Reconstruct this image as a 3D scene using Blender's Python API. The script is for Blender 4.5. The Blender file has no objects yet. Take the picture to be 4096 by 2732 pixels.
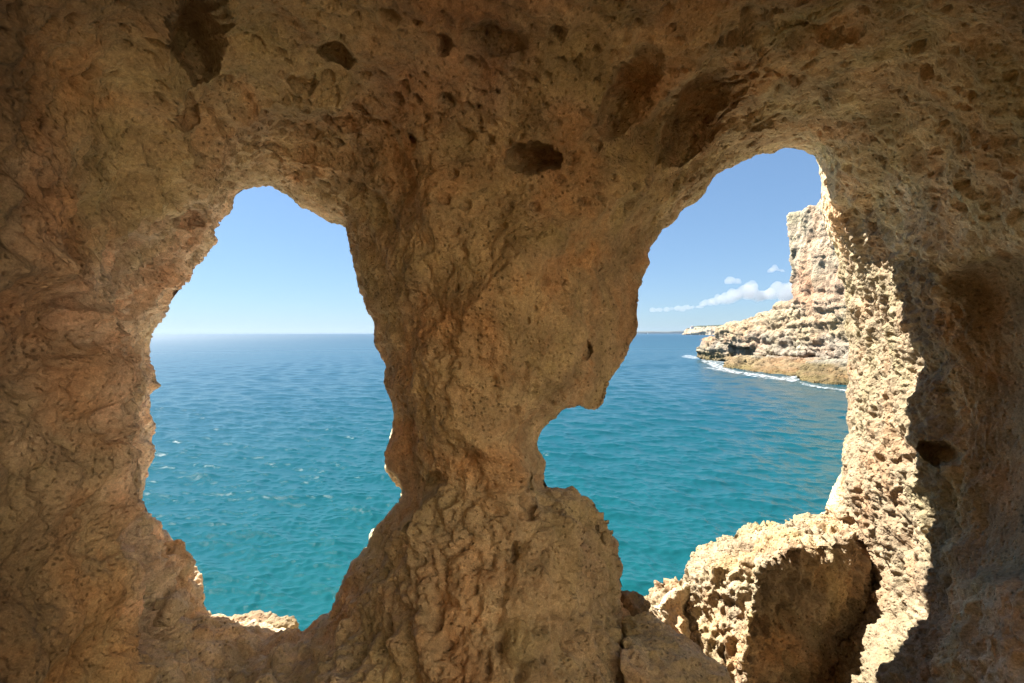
import bpy, bmesh, math, random
import numpy as np
from math import radians, sin, cos, pi

C = bpy.context.scene.collection
SC = bpy.context.scene
VOX = 0.0105          # size of the rock mesh cells inside the cave, metres
CAM_H = 8.0           # eye height above the sea
F = 1044.0            # focal length of the 2351 px wide reading of the photograph
U0, V0 = 1175.5, 765.0

# ------------------------------------------------------------------ camera
cd = bpy.data.cameras.new("camera"); cam = bpy.data.objects.new("camera", cd); C.objects.link(cam)
cam.location = (0, 0, CAM_H); cam.rotation_euler = (radians(90), 0, 0)
cd.sensor_width = 36.0; cd.lens = 36.0 * F / 2351.0; cd.shift_y = -19.0 / 2351.0
cd.clip_start = 0.05; cd.clip_end = 90000
SC.camera = cam

# ------------------------------------------------------------------ light
TO_SUN = np.array([-0.51, 0.325, 0.795]); TO_SUN /= np.linalg.norm(TO_SUN)
SUN_EL = math.asin(TO_SUN[2]); SUN_AZ = math.atan2(TO_SUN[0], TO_SUN[1])   # from +Y towards +X
w = bpy.data.worlds.new("World"); SC.world = w; w.use_nodes = True
nt = w.node_tree; nt.nodes.clear()
sky = nt.nodes.new("ShaderNodeTexSky"); sky.sky_type = 'NISHITA'; sky.sun_disc = False
sky.sun_elevation = SUN_EL; sky.sun_rotation = SUN_AZ
sky.air_density = 1.0; sky.dust_density = 0.2; sky.ozone_density = 2.5; sky.altitude = 10
bg = nt.nodes.new("ShaderNodeBackground"); bg.inputs[1].default_value = 0.05
wo = nt.nodes.new("ShaderNodeOutputWorld")
gm = nt.nodes.new("ShaderNodeGamma"); gm.inputs[1].default_value = 0.60      # a clear maritime sky: softer rise towards the horizon
tn = nt.nodes.new("ShaderNodeMix"); tn.data_type = 'RGBA'; tn.blend_type = 'MULTIPLY'; tn.inputs[0].default_value = 1.0; tn.inputs[7].default_value = (0.64, .86, 1.11, 1)
nt.links.new(sky.outputs[0], gm.inputs[0]); nt.links.new(gm.outputs[0], tn.inputs[6]); nt.links.new(tn.outputs[2], bg.inputs[0]); nt.links.new(bg.outputs[0], wo.inputs[0])
sd = bpy.data.lights.new("sun", 'SUN'); sun = bpy.data.objects.new("sun", sd); C.objects.link(sun)
sd.energy = 4.4; sd.angle = radians(0.53); sd.color = (1.0, 0.95, 0.87)
from mathutils import Vector
sun.rotation_euler = Vector((-TO_SUN).tolist()).to_track_quat('-Z', 'Y').to_euler()
sun.location = (-20, 5, 40)
SC.view_settings.view_transform = 'Standard'; SC.view_settings.look = 'None'
SC.view_settings.exposure = 2.44; SC.view_settings.gamma = 1.0
cy = SC.cycles
cy.max_bounces = 12; cy.diffuse_bounces = 8; cy.glossy_bounces = 4; cy.volume_bounces = 8
cy.use_denoising = True
try:
    cy.denoiser = 'OPENIMAGEDENOISE'; cy.denoising_input_passes = 'RGB_ALBEDO_NORMAL'
    cy.denoising_prefilter = 'ACCURATE'
except Exception:
    pass
cy.sample_clamp_indirect = 6.0; cy.sample_clamp_direct = 1.0
cy.caustics_reflective = False; cy.caustics_refractive = False

# ------------------------------------------------------------------ helpers
def tag(o, label=None, cat=None, group=None, kind=None):
    if label: o["label"] = label
    if cat: o["category"] = cat
    if group: o["group"] = group
    if kind: o["kind"] = kind
    return o

def empty(name, loc=(0, 0, 0)):
    o = bpy.data.objects.new(name, None); C.objects.link(o); o.location = loc; o.empty_display_size = 0.2
    return o

def mesh_obj(name, V, Fq, mat, parent=None, smooth=True, tint=None, normals=None, origin=None):
    """One mesh object from arrays; Fq is an (n,3) or (n,4) index array or a list of faces."""
    V = np.asarray(V, np.float64)
    if origin is not None:
        V = V - np.asarray(origin)
    me = bpy.data.meshes.new(name)
    if isinstance(Fq, np.ndarray):
        n, k = Fq.shape
        me.vertices.add(len(V)); me.vertices.foreach_set("co", V.astype(np.float32).ravel())
        me.loops.add(n * k); me.loops.foreach_set("vertex_index", Fq.astype(np.int32).ravel())
        me.polygons.add(n); me.polygons.foreach_set("loop_start", np.arange(0, n * k, k, dtype=np.int32))
        me.update(calc_edges=True)
    else:
        me.from_pydata([tuple(v) for v in V], [], [tuple(f) for f in Fq]); me.update()
    if tint is not None:
        a = me.attributes.new("tint", 'FLOAT_COLOR', 'POINT')
        a.data.foreach_set("color", np.c_[tint, np.ones(len(V))].astype(np.float32).ravel())
    me.polygons.foreach_set("use_smooth", np.full(len(me.polygons), smooth, dtype=bool))
    if normals is not None:
        me.normals_split_custom_set_from_vertices(normals.tolist())
    me.materials.append(mat)
    o = bpy.data.objects.new(name, me); C.objects.link(o)
    if origin is not None:
        o.location = origin
    if parent is not None:
        o.parent = parent
    return o

def remesh(V, Fq, voxel, smooth_iter=0):
    """Union of closed shells -> even quad mesh."""
    o = mesh_obj("tmp", V, Fq, MAT0)
    m = o.modifiers.new("r", 'REMESH'); m.mode = 'VOXEL'; m.voxel_size = voxel; m.adaptivity = 0
    if smooth_iter:
        s = o.modifiers.new("s", 'SMOOTH'); s.factor = 0.5; s.iterations = smooth_iter
    ev = o.evaluated_get(bpy.context.evaluated_depsgraph_get()); me = ev.to_mesh()
    nv, nf = len(me.vertices), len(me.polygons)
    V2 = np.empty(nv * 3, np.float32); me.vertices.foreach_get("co", V2)
    L = np.empty(len(me.loops), np.int32); me.loops.foreach_get("vertex_index", L)
    assert len(L) == nf * 4
    ev.to_mesh_clear()
    dm = o.data; bpy.data.objects.remove(o); bpy.data.meshes.remove(dm)
    return V2.reshape(-1, 3).astype(np.float64), L.reshape(-1, 4)

def vnormals(V, Fq):
    a, b, c, d = (V[Fq[:, i]] for i in range(4))
    fn = np.cross(c - a, d - b)
    N = np.empty_like(V)
    for k in range(3):
        N[:, k] = sum(np.bincount(Fq[:, i], fn[:, k], len(V)) for i in range(4))
    return N / (np.linalg.norm(N, axis=1, keepdims=True) + 1e-12)

def sst(e0, e1, x):
    t = np.clip((x - e0) / (e1 - e0), 0, 1); return t * t * (3 - 2 * t)

def join(parts):
    Vs_, Fs_, k = [], [], 0
    for a, f in parts: Vs_.append(a); Fs_.append(f + k); k += len(a)
    return np.vstack(Vs_), np.vstack(Fs_)

# --- lattice noises on (n,3) arrays
def _h(ix, iy, iz, s):
    with np.errstate(over='ignore'):
        h = (ix.astype(np.uint32) * np.uint32(0x8da6b343)) ^ (iy.astype(np.uint32) * np.uint32(0xd8163841)) \
            ^ (iz.astype(np.uint32) * np.uint32(0xcb1ab31f)) ^ np.uint32((s * 0x9E3779B1) & 0xffffffff)
        h ^= h >> np.uint32(15); h *= np.uint32(0x2c1b3c6d); h ^= h >> np.uint32(12)
        h *= np.uint32(0x297a2d39); h ^= h >> np.uint32(15)
    return h

_G = np.array([[1,1,0],[-1,1,0],[1,-1,0],[-1,-1,0],[1,0,1],[-1,0,1],[1,0,-1],[-1,0,-1],
               [0,1,1],[0,-1,1],[0,1,-1],[0,-1,-1],[1,1,0],[0,-1,1],[-1,1,0],[0,-1,-1]], np.float32)

def perlin(P, seed=0):
    P = P.astype(np.float32); i = np.floor(P).astype(np.int64); f = P - i
    u = f * f * f * (f * (f * 6 - 15) + 10); out = np.zeros(len(P), np.float32)
    for dx in (0, 1):
        for dy in (0, 1):
            for dz in (0, 1):
                g = _G[_h(i[:, 0] + dx, i[:, 1] + dy, i[:, 2] + dz, seed) & np.uint32(15)]
                wt = (u[:, 0] if dx else 1 - u[:, 0]) * (u[:, 1] if dy else 1 - u[:, 1]) * (u[:, 2] if dz else 1 - u[:, 2])
                out += wt * (g[:, 0] * (f[:, 0] - dx) + g[:, 1] * (f[:, 1] - dy) + g[:, 2] * (f[:, 2] - dz))
    return out

def fbm(P, octv=4, seed=0, gain=0.5, ridged=False):
    a, s, tot, q = 1.0, 0.0, 0.0, P
    for k in range(octv):
        n = perlin(q, seed + 17 * k)
        if ridged: n = 1 - 2.2 * np.abs(n)
        s = s + a * n; tot += a; a *= gain; q = q * 2.03 + 11.3
    return s / tot

def worley(P, seed=0, jit=0.9):
    """distance to the nearest feature point and that point's random number"""
    P = P.astype(np.float32); b = np.floor(P - 0.5).astype(np.int64)
    best = np.full(len(P), 9e9, np.float32); bid = np.zeros(len(P), np.float32)
    for dx in (0, 1):
        for dy in (0, 1):
            for dz in (0, 1):
                c = b + np.array([dx, dy, dz]); h = _h(c[:, 0], c[:, 1], c[:, 2], seed)
                o = np.stack([(h & np.uint32(1023)), (h >> np.uint32(10)) & np.uint32(1023), (h >> np.uint32(20)) & np.uint32(1023)], 1) / np.float32(1023)
                d = ((c + 0.5 + (o - 0.5) * jit - P) ** 2).sum(1)
                m = d < best; best[m] = d[m]
                bid[m] = ((_h(c[:, 0], c[:, 1], c[:, 2], seed + 99) & np.uint32(4095))[m]) / np.float32(4095)
    return np.sqrt(best), bid

def scallop(P, scale, seed, r=0.75, frac=1.0, rim=True):
    """0..1 bowl-shaped dents meeting in sharp ridges"""
    d, i = worley(P / scale, seed)
    rr = r * (0.55 + 0.45 * ((i * 7.3) % 1.0))
    t = np.clip(1 - (d / rr) ** 2, 0, 1)
    if frac < 1: t = np.where(i < frac, t, 0)
    return t

# --- the reading of the photograph as directions from the eye
def pdir(u, v):
    return np.stack([(np.asarray(u, float) - U0) / F, np.ones_like(np.asarray(u, float)), (V0 - np.asarray(v, float)) / F], -1)

def at(u, v, y):
    d = pdir(u, v) * y
    return np.array([d[0], d[1], d[2] + CAM_H])

def proj(V):
    y = np.maximum(V[:, 1], 0.15)
    return U0 + F * V[:, 0] / y, V0 - F * (V[:, 2] - CAM_H) / y

def poly_sd(X, Y, poly):
    """signed distance to a closed polygon, positive inside"""
    P = np.asarray(poly, float); Q = np.roll(P, -1, 0)
    best = np.full(X.shape, 1e18); ins = np.zeros(X.shape, bool)
    for (x0, y0), (x1, y1) in zip(P, Q):
        ex, ey = x1 - x0, y1 - y0
        t = np.clip(((X - x0) * ex + (Y - y0) * ey) / (ex * ex + ey * ey + 1e-12), 0, 1)
        best = np.minimum(best, (X - x0 - t * ex) ** 2 + (Y - y0 - t * ey) ** 2)
        c = (y0 > Y) != (y1 > Y)
        with np.errstate(divide='ignore', invalid='ignore'):
            ins ^= c & (X < ex * (Y - y0) / (ey if ey else 1e-12) + x0)
    d = np.sqrt(best)
    return np.where(ins, d, -d)

class RBF:
    def __init__(s, D, val):
        s.D = np.asarray(D, float); n = len(s.D)
        K = np.linalg.norm(s.D[:, None] - s.D[None], axis=2)
        A = np.zeros((n + 1, n + 1)); A[:n, :n] = K - 1e-3 * np.eye(n); A[:n, n] = A[n, :n] = 1
        b = np.zeros((n + 1,)); b[:n] = val
        s.w = np.linalg.solve(A, b)
    def __call__(s, D):
        out = np.full(len(D), s.w[-1])
        for p, wt in zip(s.D, s.w[:-1]):
            out += wt * np.sqrt(((D - p) ** 2).sum(1) + 0.0016)
        return out

# ------------------------------------------------------------------ materials
def new_mat(name):
    m = bpy.data.materials.new(name); m.use_nodes = True
    t = m.node_tree; return m, t, t.nodes["Principled BSDF"]

def N(t, kind, **kw):
    n = t.nodes.new(kind)
    for k, v in kw.items():
        if k.startswith("i_"):
            key = k[2:]; key = int(key) if key.isdigit() else key.replace("_", " ")
            n.inputs[key].default_value = v
        else:
            setattr(n, k, v)
    return n

def plain(name, col, rough=0.6, **kw):
    m, t, b = new_mat(name)
    b.inputs["Base Color"].default_value = (*col, 1); b.inputs["Roughness"].default_value = rough
    nz = N(t, "ShaderNodeTexNoise", i_Scale=kw.get("scale", 3.0), i_Detail=5.0)
    mx = N(t, "ShaderNodeMix", data_type='RGBA', blend_type='MULTIPLY'); mx.inputs[0].default_value = kw.get("var", 0.3)
    mx.inputs[6].default_value = (*col, 1)
    tc = N(t, "ShaderNodeTexCoord"); t.links.new(tc.outputs["Object"], nz.inputs["Vector"])
    t.links.new(nz.outputs["Color"], mx.inputs[7]); t.links.new(mx.outputs[2], b.inputs["Base Color"])
    return m

def rock_mat(name, unit=1.0, bump=1.0):
    """weathered shelly limestone: the tint attribute times grain, with pits and grain as bump"""
    m, t, b = new_mat(name); L = t.links.new
    b.inputs["Roughness"].default_value = 0.92; b.inputs["Specular IOR Level"].default_value = 0.15
    geo = N(t, "ShaderNodeNewGeometry"); at_ = N(t, "ShaderNodeAttribute", attribute_name="tint")
    mp = N(t, "ShaderNodeMapping"); mp.inputs["Scale"].default_value = (1 / unit,) * 3
    L(geo.outputs["Position"], mp.inputs["Vector"])
    n1 = N(t, "ShaderNodeTexNoise", i_Scale=5.0, i_Detail=8.0, i_Roughness=0.65)
    n2 = N(t, "ShaderNodeTexNoise", i_Scale=42.0, i_Detail=6.0, i_Roughness=0.7)
    n3 = N(t, "ShaderNodeTexNoise", i_Scale=1.7, i_Detail=5.0, i_Roughness=0.6, i_Distortion=0.6)
    for n in (n1, n2, n3): L(mp.outputs[0], n.inputs["Vector"])
    r1 = N(t, "ShaderNodeMapRange"); r1.inputs[1].default_value = 0.25; r1.inputs[2].default_value = 0.75
    r1.inputs[3].default_value = 0.62; r1.inputs[4].default_value = 1.30; L(n1.outputs["Fac"], r1.inputs[0])
    r2 = N(t, "ShaderNodeMapRange"); r2.inputs[1].default_value = 0.25; r2.inputs[2].default_value = 0.75
    r2.inputs[3].default_value = 0.70; r2.inputs[4].default_value = 1.28; L(n2.outputs["Fac"], r2.inputs[0])
    mu = N(t, "ShaderNodeMath", operation='MULTIPLY'); L(r1.outputs[0], mu.inputs[0]); L(r2.outputs[0], mu.inputs[1])
    n4 = N(t, "ShaderNodeTexNoise", i_Scale=130.0, i_Detail=4.0, i_Roughness=0.7); L(mp.outputs[0], n4.inputs["Vector"])
    r4 = N(t, "ShaderNodeMapRange"); r4.inputs[1].default_value = 0.28; r4.inputs[2].default_value = 0.72; r4.inputs[3].default_value = 0.72; r4.inputs[4].default_value = 1.26; L(n4.outputs["Fac"], r4.inputs[0])
    v4 = N(t, "ShaderNodeTexVoronoi", i_Scale=24.0, i_Randomness=1.0); L(mp.outputs[0], v4.inputs["Vector"])
    s4 = N(t, "ShaderNodeMapRange", interpolation_type='SMOOTHSTEP'); s4.inputs[1].default_value = 0.10; s4.inputs[2].default_value = 0.30; s4.inputs[3].default_value = 0.50; s4.inputs[4].default_value = 1.0; L(v4.outputs["Distance"], s4.inputs[0])
    sv = N(t, "ShaderNodeMapRange"); sv.inputs[1].default_value = 0.40; sv.inputs[2].default_value = 0.62; sv.inputs[3].default_value = 1.0; sv.inputs[4].default_value = 0.45
    n5 = N(t, "ShaderNodeTexNoise", i_Scale=2.6, i_Detail=3.0); L(mp.outputs[0], n5.inputs["Vector"]); L(n5.outputs["Fac"], sv.inputs[0]); L(sv.outputs[0], s4.inputs[3])
    mu3 = N(t, "ShaderNodeMath", operation='MULTIPLY'); L(r4.outputs[0], mu3.inputs[0]); L(s4.outputs[0], mu3.inputs[1])
    mu0 = mu; mu = N(t, "ShaderNodeMath", operation='MULTIPLY'); L(mu0.outputs[0], mu.inputs[0]); L(mu3.outputs[0], mu.inputs[1])
    sc = N(t, "ShaderNodeVectorMath", operation='SCALE'); L(at_.outputs["Color"], sc.inputs[0]); L(mu.outputs[0], sc.inputs["Scale"])
    # mineral staining, redder and yellower patches
    cr = N(t, "ShaderNodeValToRGB"); L(n3.outputs["Fac"], cr.inputs[0])
    e = cr.color_ramp.elements
    e[0].position = 0.34; e[0].color = (1.10, 0.90, 0.78, 1); e[1].position = 0.66; e[1].color = (0.97, 1.02, 0.92, 1)
    k = e.new(0.5); k.color = (1, 1, 1, 1)
    m2 = N(t, "ShaderNodeVectorMath", operation='MULTIPLY'); L(sc.outputs[0], m2.inputs[0]); L(cr.outputs[0], m2.inputs[1])
    L(m2.outputs[0], b.inputs["Base Color"])
    vo = N(t, "ShaderNodeTexVoronoi", i_Scale=31.0, i_Randomness=1.0); L(mp.outputs[0], vo.inputs["Vector"])
    nd = N(t, "ShaderNodeTexNoise", i_Scale=16.0, i_Detail=9.0, i_Roughness=0.68); L(mp.outputs[0], nd.inputs["Vector"])
    vr = N(t, "ShaderNodeMapRange", interpolation_type='SMOOTHSTEP'); vr.inputs[1].default_value = 0.0; vr.inputs[2].default_value = 0.42
    L(vo.outputs["Distance"], vr.inputs[0])
    ma = N(t, "ShaderNodeMath", operation='MULTIPLY_ADD'); ma.inputs[1].default_value = 0.45
    L(vr.outputs[0], ma.inputs[0]); L(nd.outputs["Fac"], ma.inputs[2])
    bp = N(t, "ShaderNodeBump"); bp.inputs["Strength"].default_value = 0.85; bp.inputs["Distance"].default_value = 0.022 * unit * bump * 2.0
    L(ma.outputs[0], bp.inputs["Height"]); L(bp.outputs[0], b.inputs["Normal"])
    return m

MAT0 = bpy.data.materials.new("scratch")
ROCK = rock_mat("cave_limestone", 1.0)
CLIFF = rock_mat("cliff_limestone", 14.0, 0.8)

def smooth_bowl(q2):
    return np.sqrt(np.clip(1 - q2, 0, 1))

# ------------------------------------------------------------------ the cave
LEFT_WIN = [(545,455),(570,440),(620,438),(660,449),(685,465),(715,480),(745,497),(770,505),(790,520),(808,560),(815,600),(830,650),(845,700),
 (865,745),(872,790),(890,840),(886,880),(898,930),(903,960),(893,1000),(879,1040),(885,1080),(915,1102),(930,1130),(925,1160),(900,1185),
 (870,1210),(850,1260),(815,1310),(800,1350),(780,1385),(750,1420),(710,1445),(690,1453),(660,1448),(600,1440),(540,1430),(490,1412),(470,1390),
 (465,1350),(440,1310),(420,1280),(395,1260),(370,1215),(345,1165),(338,1130),(352,1040),(345,970),(345,905),(370,885),(360,850),(344,800),
 (350,765),(375,730),(400,690),(430,640),(455,600),(495,560),(505,548),(495,530),(505,500),(530,485)]
RIGHT_WIN = [(1750,350),(1800,342),(1850,342),(1878,345),(1884,385),(1884,470),(1893,520),(1915,570),(1930,620),(1945,680),(1950,750),(1955,850),(1948,950),
 (1945,1000),(1931,1020),(1937,1070),(1912,1110),(1895,1160),(1880,1200),(1800,1245),(1700,1275),(1600,1330),(1500,1385),(1450,1385),(1425,1362),(1424,1330),
 (1424,1300),(1410,1260),(1390,1215),(1370,1160),(1350,1142),(1310,1130),(1270,1122),(1250,1130),(1240,1110),(1243,1060),(1230,1020),
 (1240,990),(1260,970),(1300,945),(1330,935),(1375,940),(1385,920),(1395,880),(1405,850),(1430,800),(1450,770),(1465,740),(1465,700),
 (1478,640),(1485,600),(1495,560),(1520,530),(1550,510),(1575,480),(1600,465),(1615,440),(1640,405),(1700,367)]
# inner rock surface: pixel, depth in metres
INNER = [(0,0,1.5),(400,0,1.95),(800,0,2.05),(1175,0,2.05),(1500,0,2.05),(1800,0,2.1),(2100,0,1.95),(2351,0,1.65),
 (0,200,1.65),(300,200,2.25),(450,150,2.3),(600,200,2.75),(800,200,2.8),(1000,200,2.65),(1175,200,2.55),(1400,200,2.65),(1600,200,2.8),(1800,200,2.95),(2000,200,2.65),(2200,200,2.3),(2351,200,1.95),
 (480,340,2.95),(700,330,3.25),(900,330,2.95),(1175,330,2.72),(1350,330,2.75),(1500,330,2.95),(1700,300,3.3),(1850,290,3.5),(2000,330,3.15),(2200,330,2.55),(2351,400,2.1),
 (0,450,1.55),(150,450,2.05),(300,450,2.55),(400,450,2.9),(900,450,2.95),(1000,500,2.8),(1175,500,2.72),(1400,450,2.95),(2000,450,3.7),(2100,500,3.05),(2250,500,2.5),
 (0,700,1.75),(110,650,1.98),(250,650,2.75),(230,800,2.75),(1000,700,2.8),(1150,700,2.7),(1300,700,2.75),(0,1000,1.75),(60,1000,1.88),(175,900,2.05),(275,1000,3.0),(215,1100,2.12),(1050,900,2.78),(1150,900,2.75),(1300,850,2.8),
 (100,1250,1.98),(0,1300,1.8),(295,1200,3.05),(255,1350,2.28),(1080,1080,2.85),(0,1500,1.75),(120,1450,2.0),(330,1350,2.95),(280,1500,2.4),
 (1080,1250,2.62),(1300,1230,2.75),(930,1300,2.8),(1100,1450,2.4),(1300,1400,2.6),(850,1480,2.7),(1350,1520,2.45),
 (400,1500,2.9),(600,1510,3.2),(480,1460,3.25),(600,1568,2.75),(400,1420,3.15),
 (1970,750,4.95),(2000,850,4.55),(2050,850,3.95),(2110,850,3.3),(1990,600,4.3),(2060,650,3.6),(2000,1000,4.3),(2060,1050,3.6),(2150,1050,3.1),
 (2165,700,2.95),(2230,650,2.95),(2351,650,2.6),(2250,900,2.8),(2351,900,2.5),(2250,1200,2.75),(2351,1200,2.35),
 (1970,1200,4.6),(2000,1300,4.4),(2050,1400,3.9),(2140,1300,3.05),(2080,1520,3.0),(2250,1400,2.45),(2351,1450,2.05),(2250,1560,2.2),
 (1850,1400,5.0),(1600,1450,4.7),(1500,1500,3.3),(1700,1540,4.2),(1900,1568,4.2)]
AROUND = [((0,0,1),1.55),((0,.5,1),1.75),((-1,0,0.3),1.75),((-1,.3,0),1.8),((1,0,0.3),2.0),((1,.3,0.1),2.2),((0,0,-1),2.15),((0,.6,-1),2.5),((-1,0,-1),2.2),((1,0,-1),2.5),
 ((-1,.5,-1),2.3),((1,.5,-1),2.6),((-1,0,1),1.7),((1,0,1),1.9),((0,-1,0),5.2),((-1,-1,0),3.4),((1,-1,0),3.6),((0,-1,1),2.8),((0,-1,-1),3.0),((-1,-1,1),2.6),((1,-1,1),2.8)]
# the rims: pixel, depth of the throat, width of the rounding (degrees), how far the rock runs on outside
RIM = [(600,440,3.8,7,1.6),(500,540,3.85,6,1.5),(350,770,3.95,5,1.2),(345,1000,3.95,4.5,1.2),(345,1165,3.9,4,.9),(440,1310,3.9,4,.6),(480,1405,3.95,4,.5),(690,1450,3.7,4,.4),
 (800,1350,3.35,6,1.2),(915,1130,3.3,6,1.2),(885,1040,3.35,6,1.25),(880,850,3.45,6.5,1.3),(815,600,3.6,7,1.3),(745,497,3.75,7,1.5),
 (1800,342,4.05,6,.5),(1640,405,4.0,6,.5),(1500,555,3.75,7,.5),(1465,720,3.45,6,.6),(1385,920,3.25,6,.6),(1240,1000,3.3,6,.7),(1240,1100,3.25,5,.7),(1370,1160,3.2,5,.35),(1424,1320,3.15,5,.3),
 (1480,1385,4.2,3,.4),(1600,1330,4.8,3,.5),(1800,1245,5.0,3,.5),(1900,1160,4.9,4,.6),(1945,1000,5.2,2.5,.6),(1955,850,5.5,2.5,.7),(1940,650,5.3,2.5,.7),(1900,530,5.0,2.0,.7),(1884,400,4.7,1.6,.7)]

def lonlat(D):
    return np.degrees(np.arctan2(D[:, 0], D[:, 1])), np.degrees(np.arctan2(D[:, 2], np.hypot(D[:, 0], D[:, 1])))

def unit(D):
    D = np.asarray(D, float); return D / np.linalg.norm(D, axis=-1, keepdims=True)

def cave_solid(step):
    nl, nb = int(360 / step), int(180 / step)
    lon = np.linspace(-180, 180, nl, endpoint=False); lat = np.linspace(-90, 90, nb + 1)
    LO, LA = np.meshgrid(lon, lat); lo = LO.ravel().copy(); la = LA.ravel().copy()
    polys = [np.stack(lonlat(pdir(*np.array(p, float).T)), 1) for p in (LEFT_WIN, RIGHT_WIN)]
    def dirs(lo, la):
        a, b = np.radians(lo), np.radians(la)
        return np.stack([np.sin(a) * np.cos(b), np.cos(a) * np.cos(b), np.sin(b)], 1)
    back = unit([0.9, -.53, 0.0]); well = unit([.25, -.75, 1.0])
    def sdist(lo, la):
        s = np.full(len(lo), 1e9)
        m = (np.abs(lo) < 75) & (np.abs(la) < 65)
        for p in polys:
            s[m] = np.minimum(s[m], -poly_sd(lo[m], la[m], p))
        s[~m] = 30
        return np.minimum(s, np.minimum(np.degrees(np.arccos(np.clip(dirs(lo, la) @ back, -1, 1))) - BACK_OPEN, np.degrees(np.arccos(np.clip(dirs(lo, la) @ well, -1, 1))) - WELL_OPEN))
    s = sdist(lo, la)
    fix = (s < 0) & (s > -2.5 * step)
    for _ in range(3):                              # snap the rim vertices onto the outline
        e = 0.02; l2, b2 = lo[fix], la[fix]; s0 = sdist(l2, b2)
        gx = (sdist(l2 + e, b2) - s0) / e; gy = (sdist(l2, b2 + e) - s0) / e; g = gx * gx + gy * gy + 1e-6
        lo[fix] -= s0 * gx / g; la[fix] -= s0 * gy / g
    D = dirs(lo, la)
    ctl = np.array([(u, v) for u, v, _ in INNER], float); dd = pdir(ctl[:, 0], ctl[:, 1])
    rr = np.array([y for *_, y in INNER]) * np.linalg.norm(dd, axis=1)
    cd_ = np.vstack([unit(dd), unit([d for d, _ in AROUND])]); cr_ = np.r_[rr, [r for _, r in AROUND]]
    rin = np.exp(RBF(cd_, np.log(cr_))(D))
    rm = np.array(RIM, float); rd = pdir(rm[:, 0], rm[:, 1]); rl = np.linalg.norm(rd, axis=1)
    extra = unit([(0,-1,.25),(0.9,-1,.2),(-.7,-1,.2),(0,-1,1),(0,-1,-.6),(0,0,1),(0,0,-1),(-1,0,0),(1,0,0)])
    rdu = np.vstack([unit(rd), extra]); ne = len(extra)
    rth = np.exp(RBF(rdu, np.log(np.r_[rm[:, 2] * rl, [5.4] * 5, 3.0, 3.2, 3.2, 3.4]))(D))
    R = np.clip(RBF(rdu, np.r_[rm[:, 3], [8.] * ne])(D), 1.5, 10); T = np.clip(RBF(rdu, np.r_[rm[:, 4], [1.] * ne])(D), .3, 2)
    bounce_side = (rm[:, 0] > 700) & (rm[:, 0] < 950); RO = np.clip(RBF(rdu, np.r_[np.where(bounce_side, 2.5, 9.), [9.] * ne])(D), 2.5, 9)      # pillar squared off behind, unseen, added to bounce sun onto the left jamb
    sp = np.where(fix, 0, np.clip(s, 0, None)); t = np.clip(sp / R, 0, 1)
    g = 1 - np.sqrt(np.clip(1 - (1 - t) ** 2, 0, 1))
    H = np.maximum(rth - rin, 0.15)
    near = rin + np.where(t < 1, H * g, 0)
    t2 = np.clip(sp / RO, 0, 1)
    far = np.maximum(rin + 0.9, rth) * t2 + rth * (1 - t2) + T * np.sqrt(np.clip(1 - (1 - t2) ** 2, 0, 1))
    far = np.maximum(far, near + 0.02 + 0.4 * t2)
    edge = fix | (sp <= 0); near[edge] = rth[edge]; far[edge] = rth[edge]
    keep = (s > 0) | fix
    idx = np.arange(len(lo)).reshape(nb + 1, nl)
    q = np.stack([idx[:-1], np.roll(idx, -1, 1)[:-1], np.roll(idx, -1, 1)[1:], idx[1:]], -1).reshape(-1, 4)
    q = q[keep[q].all(1)]
    n = len(lo); V = np.vstack([D * near[:, None], D * far[:, None]]); V[:, 2] += CAM_H
    mp = np.arange(2 * n); mp[n:][edge] = np.where(edge)[0]         # both sheets share the rim
    Fq = np.vstack([q[:, ::-1], mp[q + n]])
    return V, Fq, (D, near, rth)

BACK_OPEN = 49.0; WELL_OPEN = 26.0  # unseen openings behind and above the eye, sized to let fill light in
V, Fq, _ = cave_solid(0.4)
fineV, fineF = remesh(V, Fq, VOX, 2)
coarV, coarF = remesh(V, Fq, 0.07)

# explicit hollows: pixel centre, half sizes (px), turn (deg, clockwise from vertical axis), depth (m)
HOLLOWS = [(730,300,200,85,8,.13),(445,30,80,130,-8,.70),(432,45,26,55,0,.25),(448,150,22,30,0,.18),(410,235,40,40,0,.12),(775,118,40,24,15,.16),(690,158,36,18,10,.10),
 (560,262,42,62,-25,.10),(650,232,30,20,0,.08),(715,288,15,42,-28,.13),(803,276,46,19,30,.13),(842,236,28,16,30,.10),(962,318,9,14,0,.09),(895,275,12,10,0,.06),(840,385,12,9,0,.05),
 (1225,360,64,36,8,.30),(1140,90,70,26,12,.10),(1017,108,13,12,0,.07),(957,38,10,10,0,.05),(1345,803,19,25,0,.12),
 (1435,205,48,135,28,.34),(1615,215,70,185,36,.62),(1500,310,22,62,25,.14),(1770,235,45,75,50,.16),(1740,45,60,30,55,.12),(1850,45,50,20,15,.06),(1355,335,10,14,0,.06),
 (1000,1112,22,32,10,.14),(1203,1108,22,22,0,.12),(972,1222,8,14,0,.08),(1183,1268,8,26,0,.09),(1212,1185,13,15,0,.10),(1085,1290,16,34,0,.05),(1320,1222,30,20,0,.05),
 (1210,735,7,9,0,.04),(1298,648,6,8,0,.04),(1390,613,6,8,0,.04),(1190,880,22,36,20,.03),(1230,705,6,8,0,.03),
 (2165,1043,34,26,0,.22),(2090,1060,30,20,0,.05),(235,1003,14,34,-15,.10),(160,665,62,40,-15,.10),(80,880,40,30,0,.05),(440,502,34,28,20,.14),(120,560,70,26,20,.05),(60,270,40,30,0,.05),
 (505,265,26,22,0,.06),(1655,1235,30,14,0,.05),(200,1270,30,36,0,.05),(1040,345,40,60,0,.03),(110,790,46,40,0,.05),(330,560,30,22,0,.05),(1790,120,70,26,30,.06),(1925,70,60,22,10,.05)]
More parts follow.
